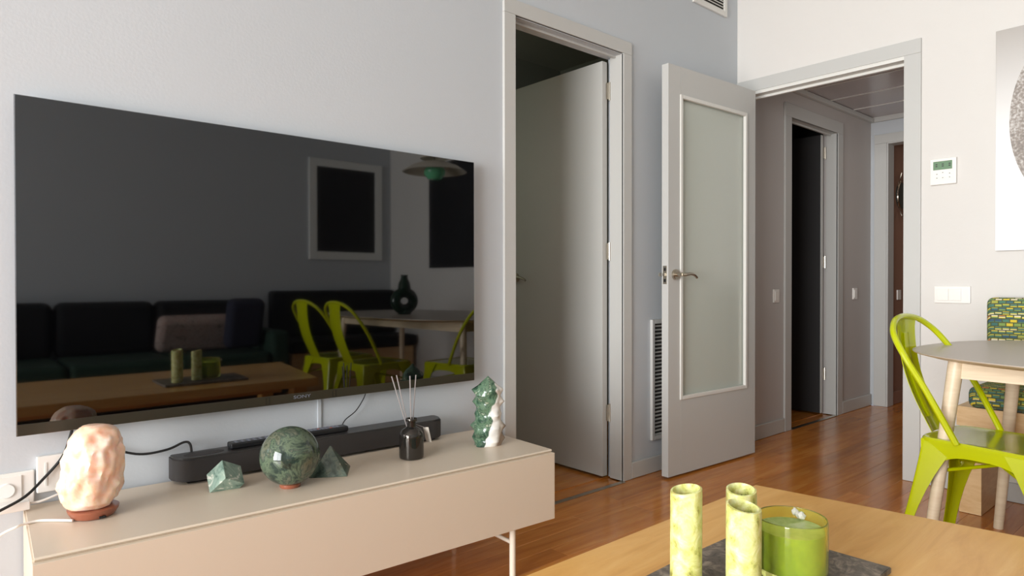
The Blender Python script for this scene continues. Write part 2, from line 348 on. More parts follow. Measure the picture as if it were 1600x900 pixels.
# tall window frame with two sashes standing open to the daylight
t = thing('window_1', 'tall white framed window lighting the room from the left', 'window', (-3.65, 0, 0), kind='structure')
b = MB(); 
for y in (wy0, wy1-.05): b.box(-.04, .04, y, y+.05, wz0, wz1, .004)
for z in (wz0, wz1-.05): b.box(-.04, .04, wy0+.05, wy1-.05, z, z+.05, .004)
b.done('window_frame', 'plastic', t)
b = MB(); b.box(-.03, .03, .125, .175, wz0+.05, wz1-.05, .004); b.done('mullion', 'plastic', t)
b = MB(); b.box(-3.8, 3.75, -2.05, W+.1, CEIL, CEIL+.08)
struct(b.done('ceiling', 'ceiling', smooth=0), 'plain white ceiling of the living room', 'ceiling')

# side room behind the plain grey door
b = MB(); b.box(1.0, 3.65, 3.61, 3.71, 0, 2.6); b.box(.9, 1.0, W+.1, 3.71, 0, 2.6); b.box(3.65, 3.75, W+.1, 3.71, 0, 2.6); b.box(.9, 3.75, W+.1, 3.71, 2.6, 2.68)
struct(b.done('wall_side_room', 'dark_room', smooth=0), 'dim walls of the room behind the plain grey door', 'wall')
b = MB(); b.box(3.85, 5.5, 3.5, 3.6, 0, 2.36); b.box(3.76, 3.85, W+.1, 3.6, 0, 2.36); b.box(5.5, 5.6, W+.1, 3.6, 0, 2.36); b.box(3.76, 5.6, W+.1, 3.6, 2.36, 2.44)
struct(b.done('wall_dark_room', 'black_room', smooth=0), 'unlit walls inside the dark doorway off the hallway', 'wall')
b = MB(); b.box(5.69, 7.6, 1.975, 2.075, 0, 2.4); b.box(7.6, 7.7, .2, 2.075, 0, 2.4); b.box(5.69, 7.7, .1, .2, 0, 2.4); b.box(5.69, 7.7, .1, 2.075, 2.4, 2.48); b.box(5.6, 5.69, .1, .8, 0, 2.4)
struct(b.done('wall_far_room', 'brown_wall', smooth=0), 'warm brown wall beyond the furthest doorway', 'wall')

# hallway ceiling of metal panels with bright seams
t = thing('ceiling_hall', 'suspended hallway ceiling of glossy grey panels with bright seams', 'ceiling', (0, 0, 0), kind='structure')
b = MB(); b.box(3.70, 5.59, .9, W, 2.30, 2.33); b.done('ceiling_board', 'ceiling', t)
edges = [3.70, 4.03, 4.42, 4.805, 5.195, 5.575]
for a, c in zip(edges, edges[1:]):
    b = MB(); b.box(a+.006, c-.006, .91, W-.02, 2.262, 2.272, .002, 1); b.done('ceiling_panel', 'panel', t)
    b = MB(); b.box(c-.006, c+.006, .91, W-.02, 2.258, 2.268); b.done('seam_strip', 'seam', t)
t = thing('trim_crown', 'pale crown moulding under the hallway ceiling', 'trim', (0, 0, 0), kind='structure')
b = MB(); b.box(3.70, 5.59, W-.03, W, 2.225, 2.26, .006); b.done('moulding', 'trim', t)
b = MB(); b.box(5.565, 5.59, .9, W-.03, 2.225, 2.26, .006); b.done('moulding', 'trim', t)

# ---- floor: boards as pieces
b = MB(); b.box(-3.8, 7.7, -2.05, 3.7, -.06, -.012)
floor = struct(b.done('floor', 'floorwood', smooth=0), 'warm oak strip floor running into the hallway', 'floor')
plank_me = {}
def plank(L):
    key = round(L, 2)
    if key not in plank_me:
        bb = MB(); bb.box(0, key-.0006, 0, .0894, -.012, 0, .0006, 1); o = bb.done('floorboard', 'floorwood', floor, smooth=0); plank_me[key] = o.data; return o
    o = bpy.data.objects.new('floorboard', plank_me[key]); COL.objects.link(o); o.parent = floor; return o
rest = MB(); nrow = 0; npl = 0
y = W-.09+.0045
row = 0
while y > -2.0:
    x = -3.6+random.choice([0, .2, .4, .6])-.6 if y > -.42 else -3.6
    xe = 5.6 if y > .75 else 3.59
    if y > 1.0: xe = 6.6
    if 1.965 < y < W: xe = 5.58
    while x < xe-.01:
        L = random.choice([.7, .9, 1.1, 1.3]); L = min(L, xe-x)
        vis = x > -1.2 and (y > .85 or (y > -.4 and x+L > 1.6))
        if vis and npl < 290:
            o = plank(L); o.location = (x, y, 0); npl += 1
        else:
            rest.box(x, x+L-.0015, y, y+.0885, -.012, 0)
        x += round(L, 2)
    y -= .09; row += 1
y = W+.1
while y < 3.5:
    rest.box(1.0, 2.3, y, y+.0885, -.012, 0); rest.box(2.3, 3.65, y, y+.0885, -.012, 0); rest.box(3.85, 5.5, y, y+.0885, -.012, 0); y += .09
rest.box(1.83, 2.53, W, W+.1, -.012, -.004); rest.box(4.25, 4.95, W, W+.1, -.012, -.004)
yy = .25
while yy < .9: rest.box(5.7, 7.59, yy, yy+.0885, -.012, 0); yy += .09
o = rest.done('floorboards_remainder', 'floorwood', floor, smooth=0); o['kind'] = 'stuff'

# baseboards
def bboard(name, boxes, label, m='trim'):
    b = MB()
    for q in boxes: b.box(*q, .003, 1)
    struct(b.done(name, m, smooth=0), label, 'baseboard')
bboard('baseboard_left', [(2.595, XR-.001, W-.014, W, 0.001, .082), (-3.6, 1.77, W-.014, W, .001, .082)], 'grey baseboard under the tall louvred vent')
bboard('baseboard_right', [(XR-.014, XR, -1.95, 1.105, .001, .085)], 'pale grey baseboard under the white wall')
bboard('baseboard_hall_left', [(3.70, 4.16, W-.014, W, .001, .09), (5.045, 5.575, W-.014, W, .001, .09)], 'grey baseboard along the hallway wall')
bboard('baseboard_far', [(5.70, 7.6, 1.961, 1.975, .001, .10)], 'brown shaded baseboard beyond the furthest doorway', 'brown_wall')
bboard('baseboard_behind', [(-3.6, XR-.015, -1.95, -1.936, .001, .085)], 'baseboard behind the sofa')

# ---- door casings and jambs (along x)
def casing_x(name, label, x0, x1, zt, cw=.062, yf=W-.014, jy1=W+.075, rebate=True):
    t = thing(name, label, 'door frame', (0, 0, 0), kind='structure')
    for a, c in ((x0, x0+cw), (x1-cw, x1)):
        b = MB(); b.box(a, c, yf, W, .001, zt-cw, .002); b.done('casing_side', 'trim', t)
    b = MB(); b.box(x0, x1, yf, W, zt-cw, zt, .002); b.done('casing_head', 'trim', t)
    i0, i1 = x0+cw, x1-cw
    for a, c in ((i0-.014, i0), (i1, i1+.014)):
        b = MB(); b.box(a, c, yf+.004, jy1, .001, zt-cw+.01, .002)
        b.done('jamb', 'trim', t)
    b = MB(); b.box(i0, i1, yf+.004, jy1, zt-cw, zt-cw+.014, .002); b.box(i0, i1, yf+.05, yf+.062, zt-cw-.012, zt-cw, .002); b.done('head_jamb', 'trim', t)
    return t
t = casing_x('trim_1', 'grey frame around the plain door beside the television', 1.770, 2.594, 2.149)
b = MB(); b.box(1.84, 2.53, W-.03, W-.005, .0005, .004, .001); b.done('threshold_strip', 'steel', t)
t = casing_x('trim_2', 'grey frame around the dark doorway in the hallway', 4.165, 5.044, 2.14, .085)
b = MB(); b.box(4.25, 4.95, W-.02, W+.01, .0005, .004, .001); b.done('threshold_strip', 'steel', t)
# along y: living room -> hall
t = thing('trim_3', 'wide grey frame of the open doorway in the white wall', 'door frame', (0, 0, 0), kind='structure')
b = MB(); b.box(XR-.012, XR, 1.112, 1.187, .001, 2.079, .002); b.done('casing_side', 'trim', t)
b = MB(); b.box(XR-.012, XR, 2.03, W-.001, .001, 2.079, .002); b.done('casing_side', 'trim', t)
b = MB(); b.box(XR-.012, XR, 1.112, W-.001, 2.079, 2.149, .002); b.done('casing_head', 'trim', t)
b = MB(); b.box(XR-.008, XR+.112, 1.187, 2.032, 2.060, 2.080, .003); b.box(XR+.045, XR+.065, 1.187, 2.032, 2.046, 2.062, .003); b.done('head_jamb', 'bead', t)
b = MB(); b.box(XR-.008, XR+.112, 1.173, 1.187, .001, 2.06, .002); b.done('jamb', 'trim', t)
b = MB(); b.box(XR-.008, XR+.112, 2.032, 2.046, .001, 2.06, .002); b.done('jamb', 'trim', t)
# hall end doorway
t = thing('trim_4', 'pale frame of the furthest doorway at the end of the hallway', 'door frame', (0, 0, 0), kind='structure')
b = MB(); b.box(5.576, 5.59, 1.967, W-.03, .001, 2.053, .002); b.done('casing_side', 'trim', t)
b = MB(); b.box(5.575, 5.59, 1.0, W-.03, 2.053, 2.125, .003); b.done('casing_head', 'trim', t)
b = MB(); b.box(5.58, 5.70, 1.955, 1.967, .001, 2.055, .002); b.done('jamb', 'trim', t)
b = MB(); b.box(5.58, 5.70, 1.0, 1.955, 2.045, 2.057, .002); b.done('head_jamb', 'trim', t)

# ---- hinges, handles
def hinge(parent, x, y, z):
    b = MB(); b.box(x-.016, x-.003, y-.004, y+.004, z-.04, z+.04); b.box(x+.003, x+.016, y-.004, y+.004, z-.04, z+.04)
    b.tube([(x, y-.004, z-.045), (x, y-.004, z+.045)], .006, 8); b.done('hinge', 'steel', parent)
def lever(parent, c, along, out):
    """rose on a face; along = direction the lever points; out = face normal"""
    c = Vector(c); A = Vector(along); O = Vector(out); Z = Vector((0, 0, 1))
    b = MB(); b.tube([c, c+O*.010], .026, 28); b.tube([c+O*.010, c+O*.013], .022, 28); b.tube([c+O*.009, c+O*.05], .0095, 16)
    b.done('handle_rose', 'steel', parent)
    b = MB(); P = [c+O*.048-A*.006, c+O*.052+A*.02, c+O*.052+A*.05+Z*.003, c+O*.05+A*.08+Z*.001, c+O*.045+A*.108-Z*.008, c+O*.043+A*.122-Z*.016]
    b.tube(catmull(P, 6), .0085, 12, rs=[.0095-.004*i/30 for i in range(31)]); b.done('lever', 'steel', parent)
# door 1: plain leaf opened away into the side room
t = thing('door_1', 'plain grey door standing open into the dim side room', 'door', (2.49, 2.172, 0), kind='structure')
b = MB(); b.box(0, .036, 0, .70, .012, 2.065, .002); leaf = b.done('leaf', 'trim', t)
for z in (.325, 1.127, 1.92): hinge(t, .042, -.006, z)
lever(leaf, (0, .64, 1.0), (0, -1, 0), (-1, 0, 0))
# door 2: in the dark doorway
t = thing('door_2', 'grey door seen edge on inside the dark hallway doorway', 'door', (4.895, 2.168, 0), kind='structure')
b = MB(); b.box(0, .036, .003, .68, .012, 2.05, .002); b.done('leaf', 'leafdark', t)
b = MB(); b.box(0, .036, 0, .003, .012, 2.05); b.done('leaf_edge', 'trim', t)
for z in (.30, 1.12, 1.92): hinge(t, .045, -.006, z)
# door 3: glazed leaf swung back
ang = math.atan2(.034, -.77)
t = thing('door_3', 'grey glazed door swung open against the television wall', 'door', (3.497, 1.915, 0), kind='structure')
t.rotation_euler = (0, 0, ang)   # local +x runs from hinge to free stile ; local -y faces wall
WL = .775
def fr(b, x0, x1, z0, z1, y0, y1, wd, bev=.002):
    b.box(x0, x0+wd, y0, y1, z0, z1, bev); b.box(x1-wd, x1, y0, y1, z0, z1, bev)
    b.box(x0+wd, x1-wd, y0, y1, z0, z0+wd, bev); b.box(x0+wd, x1-wd, y0, y1, z1-wd, z1, bev)
gx0, gx1, gz0, gz1 = .085, .683, .383, 1.912
b = MB(); b.box(0, gx0+.01, -.04, 0, .01, 2.05, .0015); b.box(gx1-.01, WL, -.04, 0, .01, 2.05, .0015)
b.box(gx0+.01, gx1-.01, -.04, 0, .01, gz0+.01); b.box(gx0+.01, gx1-.01, -.04, 0, gz1-.01, 2.05)
leaf = b.done('leaf', 'trim', t)
b = MB(); fr(b, gx0, gx1, gz0, gz1, -.012, .006, .02, .004); b.done('glazing_bead', 'bead', leaf)
b = MB(); fr(b, gx0, gx1, gz0, gz1, -.046, -.028, .02, .004); b.done('glazing_bead', 'bead', leaf)
b = MB(); b.box(gx0+.012, gx1-.012, -.023, -.017, gz0+.012, gz1-.012); b.done('glass_pane', 'glass_frost', leaf)
lever(leaf, (WL-.052, 0, 1.012), (-1, 0, 0), (0, 1, 0)); lever(leaf, (WL-.052, -.04, 1.012), (-1, 0, 0), (0, -1, 0))
b = MB(); b.box(WL-.001, WL+.0015, -.031, -.009, .965, 1.055); b.box(WL, WL+.012, -.026, -.014, 1.005, 1.018); b.done('lock_plate', 'steel', leaf)
b = MB(); b.box(WL+.0005, WL+.002, -.026, -.014, .975, .99); b.box(WL+.0005, WL+.002, -.026, -.014, 1.03, 1.045); b.done('lock_hole', 'black', leaf)
for z in (.3, 1.1, 1.88): hinge(t, -.012, -.036, z)

# ---- vents
t = thing('wall_vent', 'tall narrow louvred grille low on the wall behind the glazed door', 'vent', (2.757, W, .165))
b = MB(); fr(b, 0, .36, 0, .618, -.016, 0, .022, .003); b.done('vent_frame', 'trim', t)
b = MB(); b.box(.022, .338, -.003, 0, .022, .596); b.done('backing', 'ventdark', t)
sl = None
for k in range(30):
    z = .03+k*.0192
    if sl is None:
        b = MB(); b.box(.022, .338, -.010, -.001, -.0015, .0015); b.xf(Matrix.Translation((0, 0, 0)) @ Matrix.Rotation(.6, 4, 'X')); sl = b.done('slat', 'trim', t, smooth=0); o = sl
    else:
        o = sl.copy(); COL.objects.link(o)
    o.location = (0, -.003, z)
t = thing('ceiling_level_vent', 'small pale louvred grille high on the wall by the corner', 'vent', (3.128, W, 2.502))
b = MB(); fr(b, 0, .336, 0, .17, -.014, 0, .028, .003); b.done('vent_frame', 'bead', t)
b = MB(); b.box(.028, .308, -.003, 0, .028, .142); b.done('backing', 'ventdark', t)
for k in range(7):
    b = MB(); b.box(.028, .308, -.010, -.002, -.002, .002); b.xf(Matrix.Rotation(.5, 4, 'X')); o = b.done('slat', 'bead', t, smooth=0); o.location = (0, -.002, .036+k*.0165)

# ---- switches, thermostat, outlets
def plate_y(name, label, cat, x, z, w, h, rockers=1, group=None, hall=False):   # on wall y=W facing -y
    t = thing(name, label, cat, (x, W, z), group=group)
    b = MB(); b.box(-w/2, w/2, -.009, 0, -h/2, h/2, .003); b.done('face_plate', 'plastic', t)
    for k in range(rockers):
        a = -w/2+.012+k*(w-.024)/rockers; c = a+(w-.024)/rockers-.002
        b = MB(); b.box(a, c, -.013, -.008, -h/2+.012, h/2-.012, .002); b.done('rocker', 'plastic', t)
    return t
plate_y('light_switch', 'white light switch on the hallway wall left of the dark doorway', 'light switch', 4.06, .885, .075, .085)
plate_y('light_switch', 'white light switch on the hallway wall right of the dark doorway', 'light switch', 5.28, .885, .075, .085)
t = thing('light_switch', 'small switch on the brown wall beyond the furthest doorway', 'light switch', (5.86, 1.975, .87))
b = MB(); b.box(-.04, .04, -.009, 0, -.04, .04, .003); b.done('face_plate', 'plastic', t)
t = thing('double_light_switch', 'wide white double switch on the white wall beside the door frame', 'light switch', (XR, .98, .914))
b = MB(); b.box(-.010, 0, -.073, .073, -.04, .04, .003); b.done('face_plate', 'plastic', t)
for y0, y1 in ((-.037, .012), (.014, .063)):
    b = MB(); b.box(-.014, -.009, y0, y1, -.028, .028, .002); b.done('rocker', 'plastic', t)
t = thing('thermostat', 'white wall thermostat with a small green display', 'thermostat', (XR, 1.017, 1.494))
b = MB(); b.box(-.018, 0, -.054, .054, -.062, .062, .004); b.done('housing', 'plastic', t)
b = MB(); b.box(-.0195, -.0175, -.038, .040, .008, .048, .001); b.done('display', 'lcd', t)
for yy in (.026, .0, -.028):
    for ddx in range(2):
        b = MB(); b.box(-.0203, -.0193, yy-.004-ddx*.0, yy+.004, .022+ddx*.009, .027+ddx*.009); b.done('digit', 'ink', t)
for (yy, zz) in ((.024, -.012), (-.0, -.006), (-.028, -.012), (.024, -.03), (0, -.03), (-.028, -.03)):
    b = MB(); b.box(-.0192, -.0172, yy-.009, yy+.009, zz-.005, zz+.005, .001); k = b.done('button', 'plastic', t)
    b = MB(); b.box(-.0198, -.019, yy-.002, yy+.002, zz-.0015, zz+.0015); b.done('button_mark', 'ink', t)
t = thing('power_outlet', 'white wall socket low at the left edge with an adapter plugged in', 'outlet', (.10, W, .455))
b = MB(); b.box(-.092, .092, -.010, 0, -.043, .042, .004); b.done('face_plate', 'plastic', t)
for cx in (-.045, .032):
    b = MB(); b.box(cx-.034, cx+.034, -.0135, -.009, -.034, .034, .002); b.done('socket_insert', 'plastic', t)
b = MB(); b.lathe([(.0, .004), (.017, .004), (.019, 0), (.0, 0)][:3], 20); b.xf(Matrix.Translation((.034, -.0135, .0)) @ Matrix.Rotation(PI/2, 4, 'X')); b.done('socket_well', 'mount', t)
t = thing('blank_wall_plate', 'white blank cover plate on the wall behind the salt lamp', 'wall plate', (.236, W, .482))
b = MB(); b.box(-.040, .05, -.014, 0, -.047, .047, .004); b.done('face_plate', 'plastic', t)
b = MB(); b.box(-.022, -.018, -.0155, -.013, -.03, .03); b.done('plate_groove', 'bead', t)

# ---- television
t = thing('television', 'large wall mounted black television reflecting the dining chairs', 'television', (.153, 2.045, .592))
TW, TH = 1.438, .850
b = MB(); b.box(.0025, TW-.0025, -.0012, .003, .0295, TH-.002); b.done('screen', 'screen', t, smooth=0)
b = MB(); b.box(0, TW, 0, .008, 0, TH, .001); b.done('bezel', 'bezel', t)
b = MB(); b.box(.002, TW-.002, -.0016, .003, .001, .0292, .0004, 1); b.done('lower_strip', 'tvstrip', t)
b = MB(); b.box(.12, TW-.12, .008, .032, .05, TH-.25, .006); b.done('rear_housing', 'tvback', t)
b = MB(); b.box(TW/2-.2, TW/2+.2, .032, W-2.045-.003, .25, .6); b.done('wall_bracket', 'tvback', t)
text_mesh('maker_lettering', 'SONY', .0145, 'button', Matrix.Translation((.737, -.0022, .0165)) @ Matrix.Scale(1.5, 4, (1, 0, 0)) @ Matrix.Rotation(PI/2, 4, 'X'), t)
for xx in (.62, .842):
    b = MB(); fr(b, xx, xx+.012, .004, .026, -.0024, -.001, .0012, 0); b.done('stand_slot', 'tvback', t)

TV = t
# ---- cable channel + cords
b = MB(); b.box(-.006, .006, -.006, 0, 0, .19, .001)
tag(b.done('cable_channel', 'wall_grey', loc=(.966, W, .43)), 'slim wall coloured cable channel running down under the television', 'cable cover')
def cord(name, pts, r, m, parent):
    b = MB(); b.tube(catmull(pts, 8), r, 8)
    b.xf((Matrix.Translation(parent.location) @ Matrix.Rotation(parent.rotation_euler.z, 4, 'Z')).inverted()); return b.done(name, m, parent)
# ================================================================== TV CABINET
CA = math.radians(-2.7)
t = thing('media_cabinet', 'long low beige cabinet on thin cream metal legs under the television', 'cabinet', (1.58, 1.59, 0), CA)
CW, CD, CZ0, CZ1 = 1.433, .42, .175, .408
b = MB(); b.box(-CW+.004, -.004, .022, CD, CZ0+.004, CZ1-.014); b.done('body', 'cab', t)
b = MB(); t2 = bmesh.new()
# lid with chamfered front edge
secs = []
prof = [(.020, CZ1-.014), (.010, CZ1-.004), (.013, CZ1), (CD, CZ1), (CD, CZ1-.014)]
secs = [[(x, p[0], p[1]) for p in prof] for x in (-CW+.004, -.004)]
b.loft(secs); t2.free(); b.done('lid', 'cab', t, smooth=20)
b = MB(); b.box(-CW, 0, 0, .019, CZ0, CZ1-.010, .0015); b.done('front_panel', 'cab', t)
b = MB(); b.box(-CW, -CW+.018, .02, CD, CZ0, CZ1-.006, .001); b.done('side_panel', 'cab', t)
b = MB(); b.box(-.018, 0, .0195, CD, CZ0, CZ1-.006, .001); b.done('side_panel', 'cab', t)
for lx in (-.155, -CW+.155):
    for ly in (.035, CD-.04):
        b = MB(); b.tube([(lx, ly, .004), (lx, ly, CZ0+.002)], .0105, 16); b.done('leg', 'cableg', t)
        b = MB(); b.tube([(lx, ly, .0005), (lx, ly, .004)], .012, 16); b.done('foot_pad', 'cableg', t)
    b = MB(); b.tube([(lx, .035, CZ0-.055), (lx, CD-.04, CZ0-.055)], .007, 12); b.done('crossbar', 'cableg', t)
    b = MB(); b.box(lx-.02, lx+.02, .03, CD-.035, CZ0-.006, CZ0+.001); b.done('mounting_bar', 'cableg', t)

ZT = CZ1+.0003
# ---- soundbar
SA = math.radians(-1.6)
t = thing('soundbar', 'long charcoal soundbar lying on the cabinet below the television', 'speaker', (.50, 1.985, ZT), SA)
SBAR = t
SL, SD = .895, .082
def rrect(x0, x1, y0, y1, rf, n=6):
    P = []
    for (cx, cy, a0, r) in ((x1-rf, y0+rf, -PI/2, rf), (x1-.006, y1-.006, 0, .006), (x0+.006, y1-.006, PI/2, .006), (x0+rf, y0+rf, PI, rf)):
        for k in range(n+1):
            a = a0+PI/2*k/n; P.append((cx+r*math.cos(a), cy+r*math.sin(a)))
    return P
b = MB(); b.prism(rrect(0, SL, 0, SD, .050), .009, .070, .002); b.done('grille_body', 'soundbar', t)
b = MB(); b.prism(rrect(.003, SL-.003, .003, SD-.002, .048), .070, .0745, .0015); b.done('top_cover', 'sbtop', t)
b = MB(); b.prism([(.085+.055*math.cos(a), .04+.025*math.sin(a)) for a in [2*PI*k/32 for k in range(32)]], .0745, .0752); b.done('touch_panel', 'soundbar', t)
for xx in (.06, SL-.06):
    b = MB(); b.box(xx-.025, xx+.025, .02, .06, 0, .010, .002); b.done('rubber_foot', 'black', t)
SBZ = ZT+.0755
def remote(x, y, rz, L, wd, label, red=False):
    t = thing('remote_control', label, 'remote control', (x, y, SBZ), rz)
    b = MB(); b.box(0, L, -wd/2, wd/2, 0, .018, .005, 3); b.done('remote_body', 'remote', t)
    bm_ = None; k = 0
    for i in range(9):
        for j in range(3):
            xx = .02+i*(L-.04)/9; yy = (-1+j)*wd*.27
            mm = 'button_red' if red and (i, j) in ((3, 1), (6, 0)) else 'button'
            q = MB(); q.box(xx-.004, xx+.004, yy-.003, yy+.003, .0175, .0192, .0006, 1); q.done('button', mm, t, smooth=0); k += 1
remote(.655, 2.022, math.radians(-2), .20, .042, 'dark remote control with pale keys at the left on the soundbar')
remote(.875, 2.022, math.radians(-2), .155, .040, 'dark remote control with red and white keys behind the stone sphere', True)

# ---- salt lamp
t = thing('salt_lamp', 'rough pink salt lamp on a round reddish wooden base', 'lamp', (.291, 1.885, ZT))
LAMP = t
b = MB(); b.lathe([(.042, 0), (.046, .002), (.054, .015), (.055, .021), (.050, .023)], 40); b.done('wooden_base', 'copper', t)
b = MB(); b.box(.004, .018, -.0530, -.046, .004, .008, .001); b.done('base_notch', 'black', t)
bm = bmesh.new(); bmesh.ops.create_icosphere(bm, subdivisions=5, radius=1)
for v in bm.verts:
    d = v.co.normalized()
    z = d.z; rz_ = z
    # barrel-shaped crystal
    hz = .100*(abs(z)**.85)*(1 if z > 0 else -1)
    rad = math.sqrt(max(0, 1-z*z))**(.5 if z > 0 else .42)
    prof = .0665 if z < 0 else .0665*(1-.14*z)
    n1 = mnoise.fractal(d*2.2+Vector((3, 1, 2)), 1, 2, 4)
    n2 = mnoise.noise(d*7)
    cell = mnoise.voronoi(d*2.6)[0]; 
    k = 1+.10*n1+.015*n2+.20*(cell[0]-.35)-.07*abs(mnoise.noise(d*3.6+Vector((5, 2, 9))))
    a = math.atan2(d.y, d.x)
    v.co = Vector((math.cos(a)*rad*prof*k+.006*z, math.sin(a)*rad*prof*.9*k, hz*(1+.04*n1)))
bmesh.ops.translate(bm, vec=(0, 0, .120), verts=bm.verts[:])
for v in bm.verts:
    if v.co.z < .023: v.co.z = .023+.002*mnoise.noise(v.co*80)
b = MB(); b.bm.free(); b.bm = bm; b.done('salt_crystal', 'salt', t, smooth=40)

# ---- cube standing on an edge corner
def stone(name, label, cat, bmf, m, loc, rz=0):
    b = MB(); bmf(b); return tag(b.done(name, m, loc=loc, smooth=25), label, cat)
b = MB(); s_ = .0318
b.box(-s_, s_, -s_, s_, -s_, s_, .0012, 1)
az, el = math.radians(72.3), math.radians(16.6)
f_ = Vector((math.cos(az)*math.cos(el), math.sin(az)*math.cos(el), -math.sin(el))); r_ = Vector((math.sin(az), -math.cos(az), 0)); u_ = r_.cross(f_)
e1 = (r_*-5+u_*29+f_*21.8).normalized(); e2 = (r_*-23+u_*-20+f_*20.3); e2 = (e2-e1*e2.dot(e1)).normalized()
e3 = r_*28+u_*-10+f_*21.4; e3 = (e3-e1*e3.dot(e1)-e2*e3.dot(e2)).normalized()
m3 = Matrix((e1, e2, e3)).transposed(); b.xf(m3.to_4x4()); low = (-e1+e2-e3)*s_
g = bmesh.ops.bisect_plane(b.bm, geom=b.bm.verts[:]+b.bm.edges[:]+b.bm.faces[:], plane_co=(0, 0, low.z+.001), plane_no=(0, 0, -1), clear_outer=True)
bmesh.ops.contextual_create(b.bm, geom=[e for e in g['geom_cut'] if isinstance(e, bmesh.types.BMEdge)])
zm = low.z+.001
CUBE = b.done('stone_cube', 'jade2', smooth=25, loc=(.557-low.x, 1.878-low.y, ZT-zm)); tag(CUBE, 'small pale green stone cube resting tilted in front of the soundbar', 'stone')
# ---- sphere on ring
t = thing('stone_sphere', 'polished dark green marbled stone ball on a copper ring', 'stone', (.744, 1.79, ZT))
b = MB(); b.lathe([(.020, 0), (.027, 0), (.0285, .004), (.0285, .009), (.026, .012), (.022, .012), (.018, .008)], 36, closed_prof=True); b.done('ring_stand', 'copper', t)
b = MB(); bmesh.ops.create_uvsphere(b.bm, u_segments=64, v_segments=32, radius=.0805)
for v in b.bm.verts: v.co.z += .0855
b.done('ball', 'jade', t)
# ---- pyramid
b = MB()
bb = .055
vs = [b.bm.verts.new(p) for p in ((-bb, -bb, 0), (bb, -bb, 0), (bb, bb, 0), (-bb, bb, 0), (0, 0, .080))]
b.bm.faces.new((vs[3], vs[2], vs[1], vs[0]))
for k in range(4): b.bm.faces.new((vs[k], vs[(k+1) % 4], vs[4]))
bmesh.ops.bevel(b.bm, geom=b.bm.edges[:], offset=.001, segments=1, affect='EDGES')
b.xf(Matrix.Rotation(math.radians(-32), 4, 'Z'))
tag(b.done('stone_pyramid', 'jade3', smooth=25, loc=(.890, 1.845, ZT)), 'small green stone pyramid to the right of the stone ball', 'stone')
# ---- reed diffuser
t = thing('reed_diffuser', 'dark mirrored glass reed diffuser bottle with four reeds and a tag', 'diffuser', (1.160, 1.822, ZT))
b = MB(); b.lathe([(.034, 0), (.0385, .003), (.0395, .010), (.0395, .070), (.037, .082), (.030, .092), (.019, .098), (.0145, .102), (.0135, .118), (.0185, .120), (.0195, .124), (.018, .128), (.011, .128), (.010, .10)], 44); b.done('bottle', 'bottle', t)
rx = math.sin(YAW-.14); ry = -math.cos(YAW-.14)
for (dx, dd, ln) in ((-.066, .0, .262), (-.053, .01, .264), (-.002, -.008, .266), (.012, .01, .266)):
    b = MB(); b.tube([(-dx*.15*rx, -dx*.15*ry, .02), (dx*rx+dd, dx*ry+dd, ln)], .0019, 6); b.done('reed', 'reed', t)
b = MB(); b.box(-.0008, .0008, -.010, .010, -.052, 0); b.xf(Matrix.Translation((.047, -.012, .094)) @ Matrix.Rotation(math.radians(-14), 4, 'Y') @ Matrix.Rotation(math.radians(25), 4, 'Z')); b.done('paper_tag', 'tag', t)
b = MB(); b.tube([(.012, 0, .108), (.03, -.006, .1), (.047, -.012, .092)], .0008, 5); b.done('tag_string', 'reed', t)
text_mesh('lettering', 'O', .010, 'tag', Matrix.Translation((.0, 0, 0)), t) if False else None
# ---- spiky crystal tower
t = None
b = MB(); H = .239; n = 72; secs = []
for i in range(81):
    z = i/80; zz = z*H
    if z < .80: base = .0500-.005*z+.003*math.sin(z*9)
    else: base = (.0460)*(1-((z-.80)/.20)**1.25)+.0012
    ring = []
    for k in range(n):
        a = 2*PI*k/n
        kk = int(math.floor(a/(PI/3)+.5)) % 6; ph = (z*(5.6+.3*math.sin(kk*2.3))+(kk % 2)*.5+.13*kk) % 1; am = .7+.35*math.sin(kk*1.9+math.floor(z*5.6)*2.4)
        tri = 1-abs(ph*2-1)
        side = abs(math.cos(3*a))**1.5
        spike = .017*am*(tri**1.3)*side*(1 if z < .84 else max(0, 1-(z-.84)/.1))
        rr = base*(1-.03*math.cos(6*a))+spike-.002
        ring.append((rr*math.cos(a), rr*.9*math.sin(a), zz))
    secs.append(ring)
b.loft(secs)
b.xf(Matrix.Rotation(YAW-PI/2+math.radians(2), 4, 'Z'))
tag(b.done('crystal_tower', 'tower', smooth=22, loc=(1.462, 1.802, ZT)), 'spiky green and white carved stone tower at the right end of the cabinet', 'stone')

b = MB(); b.box(-.055, .02, -.016, .016, 0, .022, .003)
ADAPT = tag(b.done('power_adapter', 'plastic', loc=(.158, 2.035, .4125)), 'small white charger block lying on the cabinet under the socket', 'adapter')
cord('power_cord', [(.563, 2.06, .478), (.560, 2.065, .505), (.545, 2.07, .512), (.50, 2.07, .498), (.43, 2.07, .497), (.36, 2.072, .525), (.335, 2.073, .545), (.30, 2.073, .60)], .0035, 'blackcord', SBAR)
cord('power_cord', [(.280, 2.072, .62), (.268, 2.07, .57), (.25, 2.068, .52), (.205, 2.058, .47), (.165, 2.02, .445), (.11, 2.0, .425), (.05, 1.985, .40)], .0035, 'blackcord', TV)
cord('thin_cord', [(1.128, 2.06, .60), (1.12, 2.062, .575), (1.09, 2.062, .535), (1.05, 2.06, .51), (1.03, 2.05, .491)], .0018, 'blackcord', TV)
cord('lamp_cord', [(.245, 1.86, .4125), (.213, 1.895, .4115), (.184, 1.915, .4115), (.155, 1.91, .4115), (.140, 1.899, .4112), (.112, 1.908, .397), (.07, 1.91, .36), (.03, 1.91, .31)], .003, 'whitecord', LAMP)
